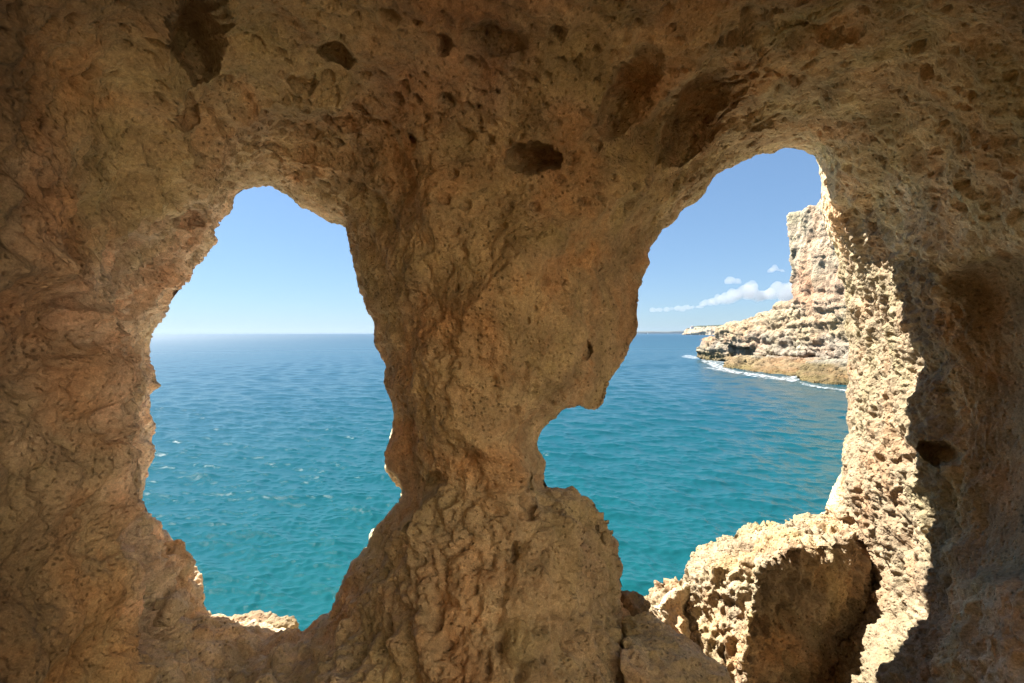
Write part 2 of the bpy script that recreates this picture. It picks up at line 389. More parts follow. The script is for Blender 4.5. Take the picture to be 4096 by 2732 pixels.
PILLAR = [(900,470),(1000,420),(1200,400),(1400,440),(1500,520),(1520,700),(1450,800),(1420,950),(1260,985),(1240,1120),(1370,1130),(1440,1300),(1450,1430),(1460,1750),(700,1750),(740,1470),(800,1380),(860,1240),(930,1150),(870,1040),(885,850),(850,700),(800,560)]

REVEAL = [(105,645),(150,800),(180,900),(215,1100),(262,1450),(330,1480),(420,1420),(420,1280),(345,1165),(350,900),(350,765),(455,600),(500,520),(430,440),(330,520),(200,610)]

# crests between the scooped faces: polyline in pixels, height (m), half width (px)
CRESTS = [([(1180,1120),(1075,960),(1050,850),(1085,720),(1180,600),(1340,480),(1450,400),(1500,260),(1590,130),(1700,75)], .10, 60),
 ([(330,520),(400,430),(480,330),(560,225),(690,185),(820,212),(960,290),(1020,400),(1010,520)], .10, 48),
 ([(372,-60),(362,120),(392,250),(400,340),(330,470)], .09, 45), ([(1360,310),(1410,190),(1520,95),(1640,50)], .07, 40),
 ([(60,600),(120,650),(170,800),(185,900),(215,1100),(262,1450),(270,1600)], .13, 60), ([(1700,300),(1745,210),(1850,160),(1990,150)], .06, 40),
 ([(1000,1500),(960,1330),(985,1180)], .06, 45), ([(1220,1560),(1250,1380),(1235,1240)], .07, 50)]
def crest_field(u, v, P):
    U, W = u + 26 * fbm(P / .25, 3, 91), v + 26 * fbm(P / .25, 3, 92); out = np.zeros(len(u))
    for line, hgt, wd in CRESTS:
        best = np.full(len(u), 1e12); L_ = np.array(line, float)
        for (x0, y0), (x1, y1) in zip(L_[:-1], L_[1:]):
            ex, ey = x1 - x0, y1 - y0; t = np.clip(((U - x0) * ex + (W - y0) * ey) / (ex * ex + ey * ey), 0, 1)
            best = np.minimum(best, (U - x0 - t * ex) ** 2 + (W - y0 - t * ey) ** 2)
        out = np.maximum(out, 1.4 * hgt * np.exp(-np.sqrt(best + 9) / wd))
    return out

def blob(u, v, cu, cv, ru, rv):
    return np.exp(-(((u - cu) / ru) ** 2 + ((v - cv) / rv) ** 2))

def rough_cave(V, Fq, detail=True):
    P = V - np.array([0, 0, CAM_H]); n = vnormals(V, Fq); r = np.linalg.norm(P, axis=1)
    u, v = proj(V); D = P / r[:, None]; front = V[:, 1] > 0.3
    rim = np.where(front, np.minimum(-poly_sd(u, v, LEFT_WIN), -poly_sd(u, v, RIGHT_WIN)), 999)
    inner = np.clip(-(n * D).sum(1) * 4 + 0.6, 0, 1) * front          # faces turned to the eye
    # regions
    low = sst(1000, 1200, v) * sst(760, 900, u) * (1 - sst(1440, 1500, u)) * front    # knobbly foot of the pillar
    sill = sst(1150, 1300, v) * (1 - sst(780, 860, u)) * sst(230, 330, u) * front
    reveal = sst(-40, 35, poly_sd(u + 22 * fbm(P / .2, 3, 8), v, REVEAL)) * front
    comb = np.clip(reveal + .6 * blob(u, v, 480, 620, 140, 260) + .25 * blob(u, v, 150, 900, 200, 480), 0, 1) * front   # honeycombed left jamb
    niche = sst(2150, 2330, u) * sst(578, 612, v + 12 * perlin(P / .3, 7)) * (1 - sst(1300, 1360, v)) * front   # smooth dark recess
    lit = sst(1900, 1960, u) * (1 - sst(2150, 2200, u)) * sst(450, 560, v) * front     # broken jamb in the sun
    ceil_ = (1 - sst(380, 560, v)) * front
    smooth = np.clip(blob(u, v, 1580, 230, 190, 190) + 0.3 * blob(u, v, 1030, 620, 90, 200), 0, 1) * front
    # explicit hollows pushed away from the eye
    wz = np.stack([fbm(P / .14, 4, 5, .6), fbm(P / .14, 4, 6, .6)], 1) * 26
    push = np.zeros(len(V))
    for cu, cv, ru, rv, a, dep in HOLLOWS:
        ca, sa = cos(radians(a)), sin(radians(a)); x, y = u + wz[:, 0] * min(1, ru / 34) - cu, v + wz[:, 1] * min(1, ru / 34) - cv
        q2 = ((x * ca + y * sa) / ru) ** 2 + ((-x * sa + y * ca) / rv) ** 2
        sk = 1.0 if rv < 70 or ru < 30 else np.clip(.62 - .5 * (x * ca + y * sa) / ru, .15, 1.1)      # long scallops are undercut on one side
        push = np.maximum(push, dep * sk * np.clip(1 - q2, 0, 1) ** .42)
    push *= inner
    # the recess at the right edge
    push += 0.30 * niche
    P2 = P + 0.035 * np.stack([perlin(P / .16, 1), perlin(P / .16, 2), perlin(P / .16, 3)], 1)
    for cu, cv, ru, rv, a, dep in ((1600, 240, 95, 240, 38, .20), (1440, 220, 60, 170, 30, .14), (1760, 250, 55, 110, 52, .08), (1150, 95, 110, 50, 15, .08), (560, 270, 70, 110, -30, .08), (900, 240, 120, 60, 15, .07)):
        ca, sa = cos(radians(a)), sin(radians(a)); x, y = u + wz[:, 0] * .5 - cu, v + wz[:, 1] * .5 - cv
        xl = (x * ca + y * sa) / ru; yl = (-x * sa + y * ca) / rv
        push += dep * sst(-.95, -.78, xl) * np.clip(1 - (xl + .8) / 1.9, 0, 1) * (1 - sst(.5, 1, np.abs(yl))) * inner
    rough = 1 - 0.75 * np.clip(niche + smooth, 0, 1)
    d = 0.14 * fbm(P / 0.75, 3, 10) * (1 - .5 * niche)
    d += (0.095 + 0.04 * low + .04 * sill) * fbm(P2 / 0.27, 4, 20) * rough + .012 * fbm(P2 / .20, 3, 24, ridged=True) * rough
    d += crest_field(u, v, P) * inner * sst(15, 80, rim)
    if detail:
        st = np.array([1.0, 1.0, 0.75])
        d += (0.016 + 0.075 * comb + 0.008 * lit) * -scallop(P2 * st, 0.20, 31, .8) * rough
        d += (0.014 + 0.045 * comb + 0.002 * lit) * -scallop(P2 * st, 0.085, 32, .8) * rough
        d += (0.010 + 0.012 * comb) * -scallop(P2, 0.042, 33, .8) * (1 - .6 * np.clip(niche + smooth, 0, 1))
        # pits with sharp rims, thick on the ceiling
        pm = np.clip(0.6 + 0.9 * ceil_ + .5 * low, 0, 1.2) * (1 - .8 * niche)
        d -= 0.060 * pm * scallop(P + .25 * (P2 - P), 0.15, 41, .34, .5) ** .6
        d -= 0.036 * pm * scallop(P + .25 * (P2 - P), 0.075, 42, .38, .45) ** .6
        # knobs at the foot and the sills
        d += 0.05 * (low + sill) * (scallop(P2, 0.17, 51, .8) - .3)
        d += 0.022 * (low + sill + .8 * lit) * (scallop(P2, 0.07, 52, .8) - .3)
        d += .07 * lit * fbm(P2 / .38, 3, 61) + 0.030 * lit * fbm(P2 * np.array([1, 1, 1.6]) / 0.11, 4, 60, ridged=True)
        d += 0.020 * fbm(P / 0.06, 4, 70, .62) * (1 - .4 * niche)
    V2 = V + n * (d * (.7 + .3 * sst(0, 60, rim)))[:, None] + D * push[:, None]
    return V2, (u, v, P, n, comb, low, sill, niche, lit, ceil_, smooth, rim)

OCHRE = np.array([.47, .35, .19]); PINK = np.array([.70, .56, .44]); PALE = np.array([.245, .188, .122]); UMBER = np.array([.32, .225, .135]); OLIVE = np.array([.31, .235, .115]); ROSE = np.array([.41, .295, .20]); LIT_CRUST = np.array([.56, .45, .31]); SUNNY = np.array([.235, .165, .09])

def mixc(c, col, m):
    return c * (1 - m[:, None]) + col * m[:, None]

def cave_tint(info):
    u, v, P, n, comb, low, sill, niche, lit, ceil_, smooth, rim = info
    a = fbm(P / 0.9, 4, 81); b = fbm(P / 0.45, 4, 82); c0 = fbm(P / .22, 4, 83)
    c = np.repeat(OCHRE[None], len(u), 0)
    c = mixc(c, UMBER, .55 * sst(.05, .35, a)); c = mixc(c, OLIVE, .6 * sst(.08, .35, b) * (1 - comb)); c = mixc(c, ROSE, .35 * sst(.05, .35, -b)); c = mixc(c, UMBER * .85, .6 * sst(330, 620, rim + 200 * a) * (rim < 990))  # last mix darkens away from the openings, shade put into the tint
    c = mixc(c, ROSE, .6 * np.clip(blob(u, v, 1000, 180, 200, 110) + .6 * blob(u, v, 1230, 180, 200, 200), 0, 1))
    c = mixc(c, LIT_CRUST, np.clip(.75 * np.exp(-np.clip(rim, 0, 999) / 130) * (1 + .8 * b), 0, .9) * (1 - lit))      # pale crust by the openings, with window light painted into the tint
    c = mixc(c, UMBER * .62, .85 * (1 - sst(40, 300, u + 90 * a + .12 * np.abs(v - 900))) * (u < 700) * (rim < 990))      # browner rock at the left edge, with shade painted into the tint
    c = mixc(c, UMBER * .7, .6 * (1 - sst(-60, 120, v + 160 * b)) * (rim < 990))  # top of the view darkened as well, shade put into the tint
    c = mixc(c, PINK, np.clip(comb * 1.3 + .3 * a, 0, .95) * (comb > .05)); c = mixc(c, LIT_CRUST, .8 * np.clip(low * .5 + sill * (.35 + .65 * sst(1450, 1490, v)), 0, 1))  # pink jamb and pale sill, raised in the tint to stand for window light
    c = mixc(c, PALE, np.clip(lit * 1.2, 0, .95)); c = mixc(c, LIT_CRUST, .8 * np.clip(blob(u, v, 2120, 640, 60, 330) - lit, 0, 1)); c = mixc(c, np.array([.30, .235, .155]), sst(0, .35, niche) * .9)
    c = mixc(c, LIT_CRUST, .9 * sst(2150, 2230, u) * sst(1320, 1390, v)); c = mixc(c, LIT_CRUST, .8 * sst(1980, 2080, u) * sst(360, 430, v) * (1 - sst(560, 600, v)))  # pale rock on the right wall, lightened further in place of light
    c *= (1 + .35 * c0)[:, None]
    return np.clip(c, .03, .8)

def split_faces(V, Fq, mask):
    f = Fq[mask]; ids, inv = np.unique(f, return_inverse=True)
    return ids, inv.reshape(f.shape)

cave = empty("sea_cave", (0, 3, CAM_H - 2))
tag(cave, "sandy brown limestone sea cave with two windows onto the sea", "cave", kind="structure")
def add_part(name, V, Fq, Nn, tint, mask):
    ids, f = split_faces(V, Fq, mask)
    o = mesh_obj(name, V[ids] - np.array(cave.location), f, ROCK, cave, True, tint[ids], Nn[ids])
    return o
# fine rock where the eye can look, coarse rock behind and outside
def fine_zone(V):
    P = V - np.array([0, 0, CAM_H]); r = np.linalg.norm(P, axis=1); u, v = proj(V)
    return P, r, u, v
fc = fineV[fineF].mean(1); nrm = vnormals(fineV, fineF); fN = nrm[fineF].mean(1)
P, r, u, v = fine_zone(fc)
facing = -(fN * P).sum(1) / r
view = (P[:, 1] > .45) & (u > -500) & (u < 2850) & (v > -420) & (v < 2000)
keepF = view & (facing > -0.35)
ids, f = split_faces(fineV, fineF, keepF)
fineV, fineF = fineV[ids], f
fineV2, info = rough_cave(fineV, fineF)
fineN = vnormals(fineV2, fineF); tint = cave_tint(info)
fc = fineV[fineF].mean(1); P, r, u, v = fine_zone(fc)
pil = poly_sd(u, v, PILLAR) > 0
ceil_m = ~pil & (v < 470) & ~((u < 330) & (v > 150 + .4 * u)) & ~((u > 1900) & (v > 330))
flo = ~pil & ~ceil_m & ((P[:, 2] < -1.35) & (u < 2000) & (u > 330))
rest = ~pil & ~ceil_m & ~flo
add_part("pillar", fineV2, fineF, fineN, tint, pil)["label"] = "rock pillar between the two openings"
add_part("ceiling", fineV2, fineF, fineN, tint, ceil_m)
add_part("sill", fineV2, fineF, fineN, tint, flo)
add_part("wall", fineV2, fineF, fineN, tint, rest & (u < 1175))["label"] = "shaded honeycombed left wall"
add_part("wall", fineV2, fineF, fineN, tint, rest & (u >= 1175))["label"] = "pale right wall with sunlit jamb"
cc = coarV[coarF].mean(1); nrm = vnormals(coarV, coarF); cN = nrm[coarF].mean(1); P, r, u, v = fine_zone(cc)
view = (P[:, 1] > .5) & (u > -440) & (u < 2790) & (v > -370) & (v < 1950)
keepC = ~(view & (-(cN * P).sum(1) / r > -0.2))
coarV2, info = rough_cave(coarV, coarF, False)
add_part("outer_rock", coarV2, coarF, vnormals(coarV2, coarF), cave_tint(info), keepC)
del fineV, fineF, fineV2, fineN, coarV, coarF, coarV2, V, Fq, fc, cc

# unseen overhang of rock, added above the left opening to block the sun
def hull(points):
    bm = bmesh.new()
    for p in points: bm.verts.new(p)
    bmesh.ops.convex_hull(bm, input=bm.verts)
    loose = [x for x in bm.verts if not x.link_faces]
    bmesh.ops.delete(bm, geom=loose, context='VERTS')
    bmesh.ops.triangulate(bm, faces=bm.faces); bm.verts.index_update()
    V = np.array([x.co[:] for x in bm.verts]); Fq = np.array([[x.index for x in f.verts] for f in bm.faces]); bm.free()
    return V, Fq
bp_ = []
for x, y in ((-1.2, 3.72), (-1.8, 4.08), (-2.8, 4.72), (-3.85, 5.45), (-6.2, 5.45), (-6.2, 3.3)):
    for z in (.34 * y + .14, 3.1): bp_.append((x, y, z + CAM_H))
Vb, Fb = remesh(*hull(bp_), .06, 4); Vb = Vb + vnormals(Vb, Fb) * (.10 * fbm(Vb / .6, 4, 90))[:, None]
mesh_obj("shade_brow", Vb - np.array(cave.location), Fb, ROCK, cave, True, np.repeat(OCHRE[None], len(Vb), 0))

# ------------------------------------------------------------------ loose rocks
def rock(name, label, pts, vox=0.012, soft=10, amp=1.0, col=PALE, col2=SUNNY, seed=0, cat="rock", group=None, comb=0.0, mat=None):
    sets = pts if isinstance(pts[0], list) else [pts]
    V, Fq = remesh(*join([hull([at(*p) for p in q]) for q in sets]), vox, soft)
    k = vox / 0.012; P = V - np.array([0, 0, CAM_H]); n = vnormals(V, Fq)
    P2 = P + 0.035 * k * np.stack([perlin(P / (.16 * k), seed + 1), perlin(P / (.16 * k), seed + 2), perlin(P / (.16 * k), seed + 3)], 1)
    d = .05 * fbm(P / (.35 * k), 4, seed) + .03 * fbm(P2 / (.13 * k), 4, seed + 4, ridged=True)
    d -= (.020 + .03 * comb) * scallop(P2 * np.array([1, 1, .6]), .13 * k, seed + 5, .8) + (.014 + .012 * comb) * scallop(P2, .06 * k, seed + 6, .8)
    d -= .03 * scallop(P, .14 * k, seed + 7, .35, .4) ** .6
    d += .010 * fbm(P / (.05 * k), 3, seed + 8, .6)
    V = V + n * (d * amp * k)[:, None]
    a = fbm(P / (.5 * k), 4, seed + 9); c = mixc(np.repeat(np.array(col)[None], len(V), 0), np.array(col2), sst(-.1, .3, a))
    c = np.clip(c * (1 + .35 * fbm(P / (.2 * k), 4, seed + 10))[:, None], .03, .8)
    o = mesh_obj(name, V, Fq, mat or ROCK, None, True, c, None, V.mean(0) * [1, 1, 0] + [0, 0, V[:, 2].min()])
    return tag(o, label, cat, group)

rock("boulder", "big sunlit rock block on the sill of the right opening", [
 [(1735,1225,4.6),(1850,1174,5.1),(1905,1178,5.1),(1740,1300,3.82),(1800,1262,3.9),(1860,1255,3.98),(1950,1235,4.2),(1695,1560,3.75),(1690,1720,3.78),(2075,1720,4.1),(2045,1500,4.1),
  (2000,1320,4.15),(1985,1205,4.7),(1960,1560,4.9),(1720,1500,4.6)],
 [(1580,1272,4.9),(1650,1232,5.0),(1720,1204,5.0),(1790,1200,5.0),(1580,1310,4.6),(1640,1300,4.3),(1760,1285,4.0),(1640,1500,4.1),(1720,1600,3.8),(1560,1430,4.5),(1750,1500,4.7),(1600,1560,4.6)],
 [(1482,1376,4.9),(1510,1335,4.95),(1580,1318,4.7),(1500,1430,4.6),(1580,1480,4.2),(1660,1560,3.9),(1640,1420,4.2),(1600,1560,4.7),(1500,1500,4.8)]], seed=100, soft=3, comb=1.1, amp=1.35, col=PALE * 1.2, col2=SUNNY * 1.5)
rock("rock_slab", "low shaded rock slab leaning between the pillar foot and the sunlit block", [(1430,1425,3.05),(1485,1412,3.1),(1560,1455,2.9),(1640,1520,2.72),(1710,1600,2.6),(1730,1680,2.5),(1440,1680,2.3),(1420,1520,2.6),(1500,1500,3.3),(1660,1580,3.1)], seed=120, col=LIT_CRUST, col2=OCHRE)
def stone(label, u, v, y, rx, ry, rz, seed, col=PALE, **kw):
    c = at(u, v, y); rnd = random.Random(seed); pts = []
    for k in range(26):
        z = rnd.uniform(-1, 1); a = rnd.uniform(0, 2 * pi); q = math.sqrt(1 - z * z); j = rnd.uniform(.75, 1)
        p = c + np.array([rx * q * cos(a), ry * q * sin(a), rz * z]) * j
        pts.append((U0 + F * p[0] / p[1], V0 - F * (p[2] - CAM_H) / p[1], p[1]))
    return rock("stone", label, pts, seed=seed, col=col, amp=kw.pop("amp", .6), soft=5, cat="stone", **kw)
stone("small brown stone wedged between the pillar foot and the big block", 1450, 1388, 3.55, .15, .12, .08, 140, amp=1.3)
stone("jagged pale rock on the outer lip of the left sill", 560, 1428, 4.0, .30, .18, .10, 150, amp=1.2)
stone("craggy rock at the right end of the left sill against the water", 640, 1440, 3.85, .20, .15, .08, 152, amp=1.2)
stone("rounded knob of rock at the foot of the left jamb", 400, 1395, 3.02, .12, .14, .15, 153, col=LIT_CRUST, col2=PINK)
stone("lumpy rock stepping down the left jamb above the sill", 395, 1305, 3.38, .14, .16, .22, 154, amp=1.0, col=LIT_CRUST, col2=PINK)

# ------------------------------------------------------------------ the cliff under the cave, the ground behind it, rock added for bounce light
def plain_rock(name, label, pts, vox, amp, col, seed, cat="cliff"):
    V_, F_ = remesh(*join([hull(p) for p in pts]), vox, 2); V_ = V_ + vnormals(V_, F_) * (amp * fbm(V_ / (amp * 7), 5, seed) + amp * .4 * fbm(V_ / (amp * 2), 4, seed + 1, ridged=True))[:, None]
    return tag(mesh_obj(name, V_, F_, ROCK, None, True, np.repeat(np.array(col)[None], len(V_), 0) * (1 + .3 * fbm(V_ / 1.5, 4, seed + 2))[:, None]), label, cat, kind="structure")
def block(x0, x1, y0, y1, z0, z1, bat=0):
    return [(x0,y0,z0),(x1,y0,z0),(x0,y1,z0),(x1,y1,z0),(x0+bat,y0+bat,z1),(x1-bat,y0+bat,z1),(x0+bat,y1-bat,z1),(x1-bat,y1-bat,z1)]
plain_rock("cliff_base", "pale rock cliff that carries the cave above the water", [block(-9, 9, .5, 4.4, -3, 3.9), block(-9, 9, -22, 1.2, -3, 5.7)], .22, .30, (.64,.54,.40), 200)
plain_rock("bounce_slope", "unseen pale rock slope below the openings, added to bounce sunlight into the cave", [[(-8,4.1,4.55),(4.2,4.1,4.55),(-8,10.6,.35),(3.4,10.6,.35),(-8,4.1,-3),(4.2,4.1,-3),(-8,10.6,-3),(3.4,10.6,-3)]], .15, .22, (.72,.63,.49), 240)  # out of view, added to throw sunlight up onto the ceiling
plain_rock("bounce_wall", "unseen rock wall behind the viewer, added to bounce sunlight into the cave", [block(-8, 10, -9.5, -6.5, 3, 16, .4), block(6.2, 9.5, -8, 2.5, 3, 16, .4)], .2, .4, (.69,.61,.48), 220)  # never in view, added behind the eye for warm bounce light

# ------------------------------------------------------------------ sea
def build_sea():
    ang = np.radians(np.arange(-62, 62.01, 0.09)); rad = [8.0]
    while rad[-1] < 13000: rad.append(rad[-1] * (1.0035 if rad[-1] < 60 else 1.006 if rad[-1] < 200 else 1.010 if rad[-1] < 900 else 1.03))
    rad = np.array(rad); A, R = np.meshgrid(ang, rad); X = (R * np.sin(A)).ravel(); Y = (R * np.cos(A)).ravel()
    sp = (R * np.where(R < 60, .0035, np.where(R < 200, .006, .010))).ravel(); Z = np.zeros_like(X); DX = np.zeros_like(X); DY = np.zeros_like(X)
    rnd = random.Random(4); main = radians(248)                     # waves run from the right towards the left shore
    for k in range(110):
        lam = 0.25 * (4.5 / 0.25) ** rnd.random(); kk = 2 * pi / lam
        th = main + rnd.gauss(0, 0.42 + .2 * (lam < 1)); ph = rnd.uniform(0, 2 * pi)
        amp = 0.0055 * lam ** 0.62 * rnd.uniform(.5, 1.3)
        att = np.clip((lam / sp - 2.2) / 2.5, 0, 1)
        if not att.any(): continue
        m = att > 0; cx, cyy = cos(th), sin(th); p = kk * (X[m] * cx + Y[m] * cyy) + ph
        Z[m] += amp * att[m] * np.sin(p); c = amp * att[m] * np.cos(p) * .9; DX[m] += cx * c; DY[m] += cyy * c
    Vs = np.stack([X + DX, Y + DY, Z], 1); nr, na = R.shape; idx = np.arange(nr * na).reshape(nr, na)
    Fs = np.stack([idx[:-1, :-1], idx[:-1, 1:], idx[1:, 1:], idx[1:, :-1]], -1).reshape(-1, 4)[:, ::-1]
    return Vs, Fs

def sea_mat():
    m, t, b = new_mat("sea_water"); L = t.links.new
    geo = N(t, "ShaderNodeNewGeometry")
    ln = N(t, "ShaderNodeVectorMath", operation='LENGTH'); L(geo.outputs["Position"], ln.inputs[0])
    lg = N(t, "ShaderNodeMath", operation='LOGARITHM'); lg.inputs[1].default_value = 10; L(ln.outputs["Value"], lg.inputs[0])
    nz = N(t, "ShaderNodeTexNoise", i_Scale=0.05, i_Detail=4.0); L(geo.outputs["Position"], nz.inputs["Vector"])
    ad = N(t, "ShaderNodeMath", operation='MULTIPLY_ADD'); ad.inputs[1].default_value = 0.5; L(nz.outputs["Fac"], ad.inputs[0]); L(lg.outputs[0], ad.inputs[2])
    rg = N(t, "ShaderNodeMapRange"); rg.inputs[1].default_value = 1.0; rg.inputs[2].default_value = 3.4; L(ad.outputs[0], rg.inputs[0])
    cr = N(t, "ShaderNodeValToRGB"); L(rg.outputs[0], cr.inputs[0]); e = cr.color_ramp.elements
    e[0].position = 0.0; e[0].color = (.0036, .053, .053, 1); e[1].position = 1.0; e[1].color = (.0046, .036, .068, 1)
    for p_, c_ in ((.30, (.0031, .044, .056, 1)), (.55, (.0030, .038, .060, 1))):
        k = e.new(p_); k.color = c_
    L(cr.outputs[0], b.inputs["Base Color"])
    rf = N(t, "ShaderNodeMapRange"); rf.inputs[1].default_value = 1.3; rf.inputs[2].default_value = 3.0; rf.inputs[3].default_value = .03; rf.inputs[4].default_value = .42
    L(lg.outputs[0], rf.inputs[0]); L(rf.outputs[0], b.inputs["Roughness"])    # unresolved wave slopes far out
    b.inputs["IOR"].default_value = 1.333
    mp = N(t, "ShaderNodeMapping"); mp.inputs["Scale"].default_value = (1.0, 1.9, 1.0); mp.inputs["Rotation"].default_value = (0, 0, radians(20)); L(geo.outputs["Position"], mp.inputs["Vector"])
    n1 = N(t, "ShaderNodeTexNoise", i_Scale=3.6, i_Detail=5.0, i_Roughness=0.6); L(mp.outputs[0], n1.inputs["Vector"])
    n2 = N(t, "ShaderNodeTexNoise", i_Scale=0.55, i_Detail=4.0, i_Roughness=0.55); L(mp.outputs[0], n2.inputs["Vector"])
    b1 = N(t, "ShaderNodeBump"); b1.inputs["Strength"].default_value = 1.0; b1.inputs["Distance"].default_value = .032; L(n1.outputs["Fac"], b1.inputs["Height"])
    b2 = N(t, "ShaderNodeBump"); b2.inputs["Strength"].default_value = 1.0; b2.inputs["Distance"].default_value = .07; L(n2.outputs["Fac"], b2.inputs["Height"])
    L(b2.outputs[0], b1.inputs["Normal"]); L(b1.outputs[0], b.inputs["Normal"])
    return m
Vs, Fs = build_sea()
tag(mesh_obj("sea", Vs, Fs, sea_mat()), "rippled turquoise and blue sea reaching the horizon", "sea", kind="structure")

# ------------------------------------------------------------------ the headland across the bay
def prism(outline, back=(22, 6)):
    """outline of (u, v, distance) points -> closed prism running inland"""
    a = np.array([at(*p) for p in outline]); b = a + np.array([back[0], back[1], 0]); n = len(a)
    V = np.vstack([a, b, a.mean(0)[None], b.mean(0)[None]]); Fq = []
    for i in range(n):
        j = (i + 1) % n
        Fq += [[i, j, n + j], [i, n + j, n + i], [j, i, 2 * n], [n + i, n + j, 2 * n + 1]]
    return V, np.array(Fq)

def weather(V, Fq, k=1.0, seed=0, strata=.55):
    n = vnormals(V, Fq); hi = sst(13, 19, V[:, 2] + 3 * perlin(V / 8, seed + 9)); zs = V[:, 2] + .8 * perlin(V / 7, seed)
    lay = np.tanh(3.5 * fbm(np.c_[V[:, 0] * .05, V[:, 1] * .05, zs * .42], 3, seed + 1)) * .32
    gro = np.exp(-(perlin(np.c_[V[:, 0] * .04, V[:, 1] * .04, zs * .75], seed + 15) / .07) ** 2)
    W = V + .8 * np.stack([perlin(V / 2.5, seed + 11), perlin(V / 2.5, seed + 12), perlin(V / 2.5, seed + 13)], 1)
    d = 1.2 * fbm(V / 8.0, 4, seed + 2) + strata * (1.9 - 1.3 * hi) * lay
    d += .75 * fbm(W * np.array([1, 1, .45]) / 2.8, 5, seed + 3, .55, True) - hi * .9 * scallop(W * np.array([1, 1, .28]), 3.6, seed + 4, .8)
    d -= (1 - hi) * (.5 * scallop(W * np.array([.7, .7, 1.2]), 3.0, seed + 6, .8, .7) + .4 * scallop(W, 1.2, seed + 5, .7))
    d -= gro * (.34 - .2 * hi)
    d += .34 * fbm(W / .9, 4, seed + 7, .62, True)
    return V + n * (d * k)[:, None]

G_CREAM = np.array([.300,.245,.178]); G_PINK = np.array([.275,.190,.130]); G_OCH = np.array([.275,.207,.130]); G_GREY = np.array([0.198,0.177,0.151]); G_WET = np.array([0.140,0.104,0.052])
def strata_tint(V, seed=0):
    z = V[:, 2] + 2.2 * fbm(V / 6, 3, seed) + 1.0 * fbm(V / 1.5, 3, seed + 1); z2 = z + 5 * fbm(V / 9, 3, seed + 2)
    c = np.repeat(G_CREAM[None], len(V), 0)
    c = mixc(c, G_PINK, .85 * sst(12.5, 15, z2) * (1 - sst(19, 22, z2))); c = mixc(c, G_OCH, .8 * (1 - sst(11.5, 14, z2)))
    grey = (1 - sst(5.5, 9, z2)) * sst(-.15, .1, fbm(V / 8, 3, seed + 3) + .12); c = mixc(c, G_GREY, .65 * grey); c = mixc(c, G_WET, .85 * (1 - sst(1.6, 3.0, z)))
    return np.clip(c * (1 + .35 * fbm(V / 2.5, 4, seed + 4))[:, None], .03, .85)

hd = join([
 prism([(1812,495,104),(1818,490,103),(1850,480,98),(1895,458,92),(1940,430,85),(1990,420,78),(2060,900,72),(1990,865,78),(1940,835,86),(1890,830,92),(1850,800,97),(1826,740,101)], (24, 4)),
 prism([(1642,752,128),(1700,738,122),(1760,712,115),(1820,688,106),(1850,690,102),(1850,810,100),(1750,806,112),(1645,782,127)], (26, 6)),
 prism([(1598,798,140),(1618,782,138),(1735,783,120),(1850,775,101),(1860,838,98),(1740,830,113),(1650,828,132),(1603,822,139)], (28, 6)),
 prism([(1735,800,114),(1760,765,110),(1830,740,102),(1850,745,100),(1850,815,98),(1735,818,112)], (20, 6)),
])
Vh, Fh = remesh(*hd, .25, 3); Vh = weather(Vh, Fh, 1.0, 300)
tag(mesh_obj("headland", Vh, Fh, CLIFF, None, True, strata_tint(Vh, 310)), "tall cream and pink layered cliff headland across the bay", "cliff", kind="structure")
def ledge(label, outline, back, seed, col):
    V, Fq = prism(outline, back); V, Fq = remesh(V, Fq, .25, 3); V = weather(V, Fq, .75, seed, .5)
    c = np.repeat((col)[None], len(V), 0); c = mixc(c, G_GREY, .8 * sst(2.2, 3.4, V[:, 2] + 1.2 * fbm(V / 3, 3, seed))); c = mixc(c, np.array([.10,.075,.03]), .8 * (1 - sst(.3, 1.3, V[:, 2] + fbm(V / 2, 3, seed + 1))))
    o = mesh_obj("rock_ledge", V, Fq, CLIFF, None, True, c * (1 + .4 * fbm(V / 1.5, 4, seed + 3))[:, None], None, V.mean(0) * [1, 1, 0])
    return tag(o, label, "rock", "ledges at the foot of the headland")
ledge("long flat ochre ledge at the foot of the headland", [(1660,833,108),(1690,820,105),(1870,826,94),(1885,835,90),(1880,862,84),(1830,866,84),(1740,858,92),(1665,846,106)], (16, 3), 400, np.array([.175,.122,.068]))
ledge("rounded brown rock at the right end of the ledge below the tall cliff", [(1835,858,80),(1850,838,80),(1900,828,78),(1990,836,74),(1990,895,68),(1900,888,71),(1845,880,76)], (16, 3), 420, np.array([.125,.09,.045]))

# ------------------------------------------------------------------ far away
FAR = rock_mat("far_cliff", 120.0, 0.6)
def far_cliff():
    y = 1900.0
    Vd, Fd = prism([(1566,768.5,2350),(1572,760,2330),(1585,753,2260),(1600,751.5,2200),(1640,750,2000),(1700,747,1800),(1780,744,1500),(1780,771,1500),(1600,769.5,2200)], (700, 300))
    Vd, Fd = remesh(Vd, Fd, 2.2, 1); n = vnormals(Vd, Fd)
    Vd = Vd + n * (9 * fbm(Vd / 45, 4, 500, ridged=True) - 7 * scallop(Vd * np.array([1, 1, .15]), 40, 501, .7) + 1.5 * fbm(np.c_[Vd[:, :2] * .003, Vd[:, 2] * .25], 3, 502))[:, None]
    c = np.repeat(np.array([.33,.275,.20])[None], len(Vd), 0); c = mixc(c, np.array([.04,.05,.025]), sst(.5, .8, vnormals(Vd, Fd)[:, 2]) * sst(15, 22, Vd[:, 2]))
    return Vd, Fd, c * (1 + .3 * fbm(Vd / 20, 4, 503))[:, None]
Vd, Fd, cd_ = far_cliff()
tag(mesh_obj("distant_cliff", Vd, Fd, FAR, None, True, cd_), "distant pale cliff with a flat dark green top", "cliff", kind="structure")
y = 9500.0
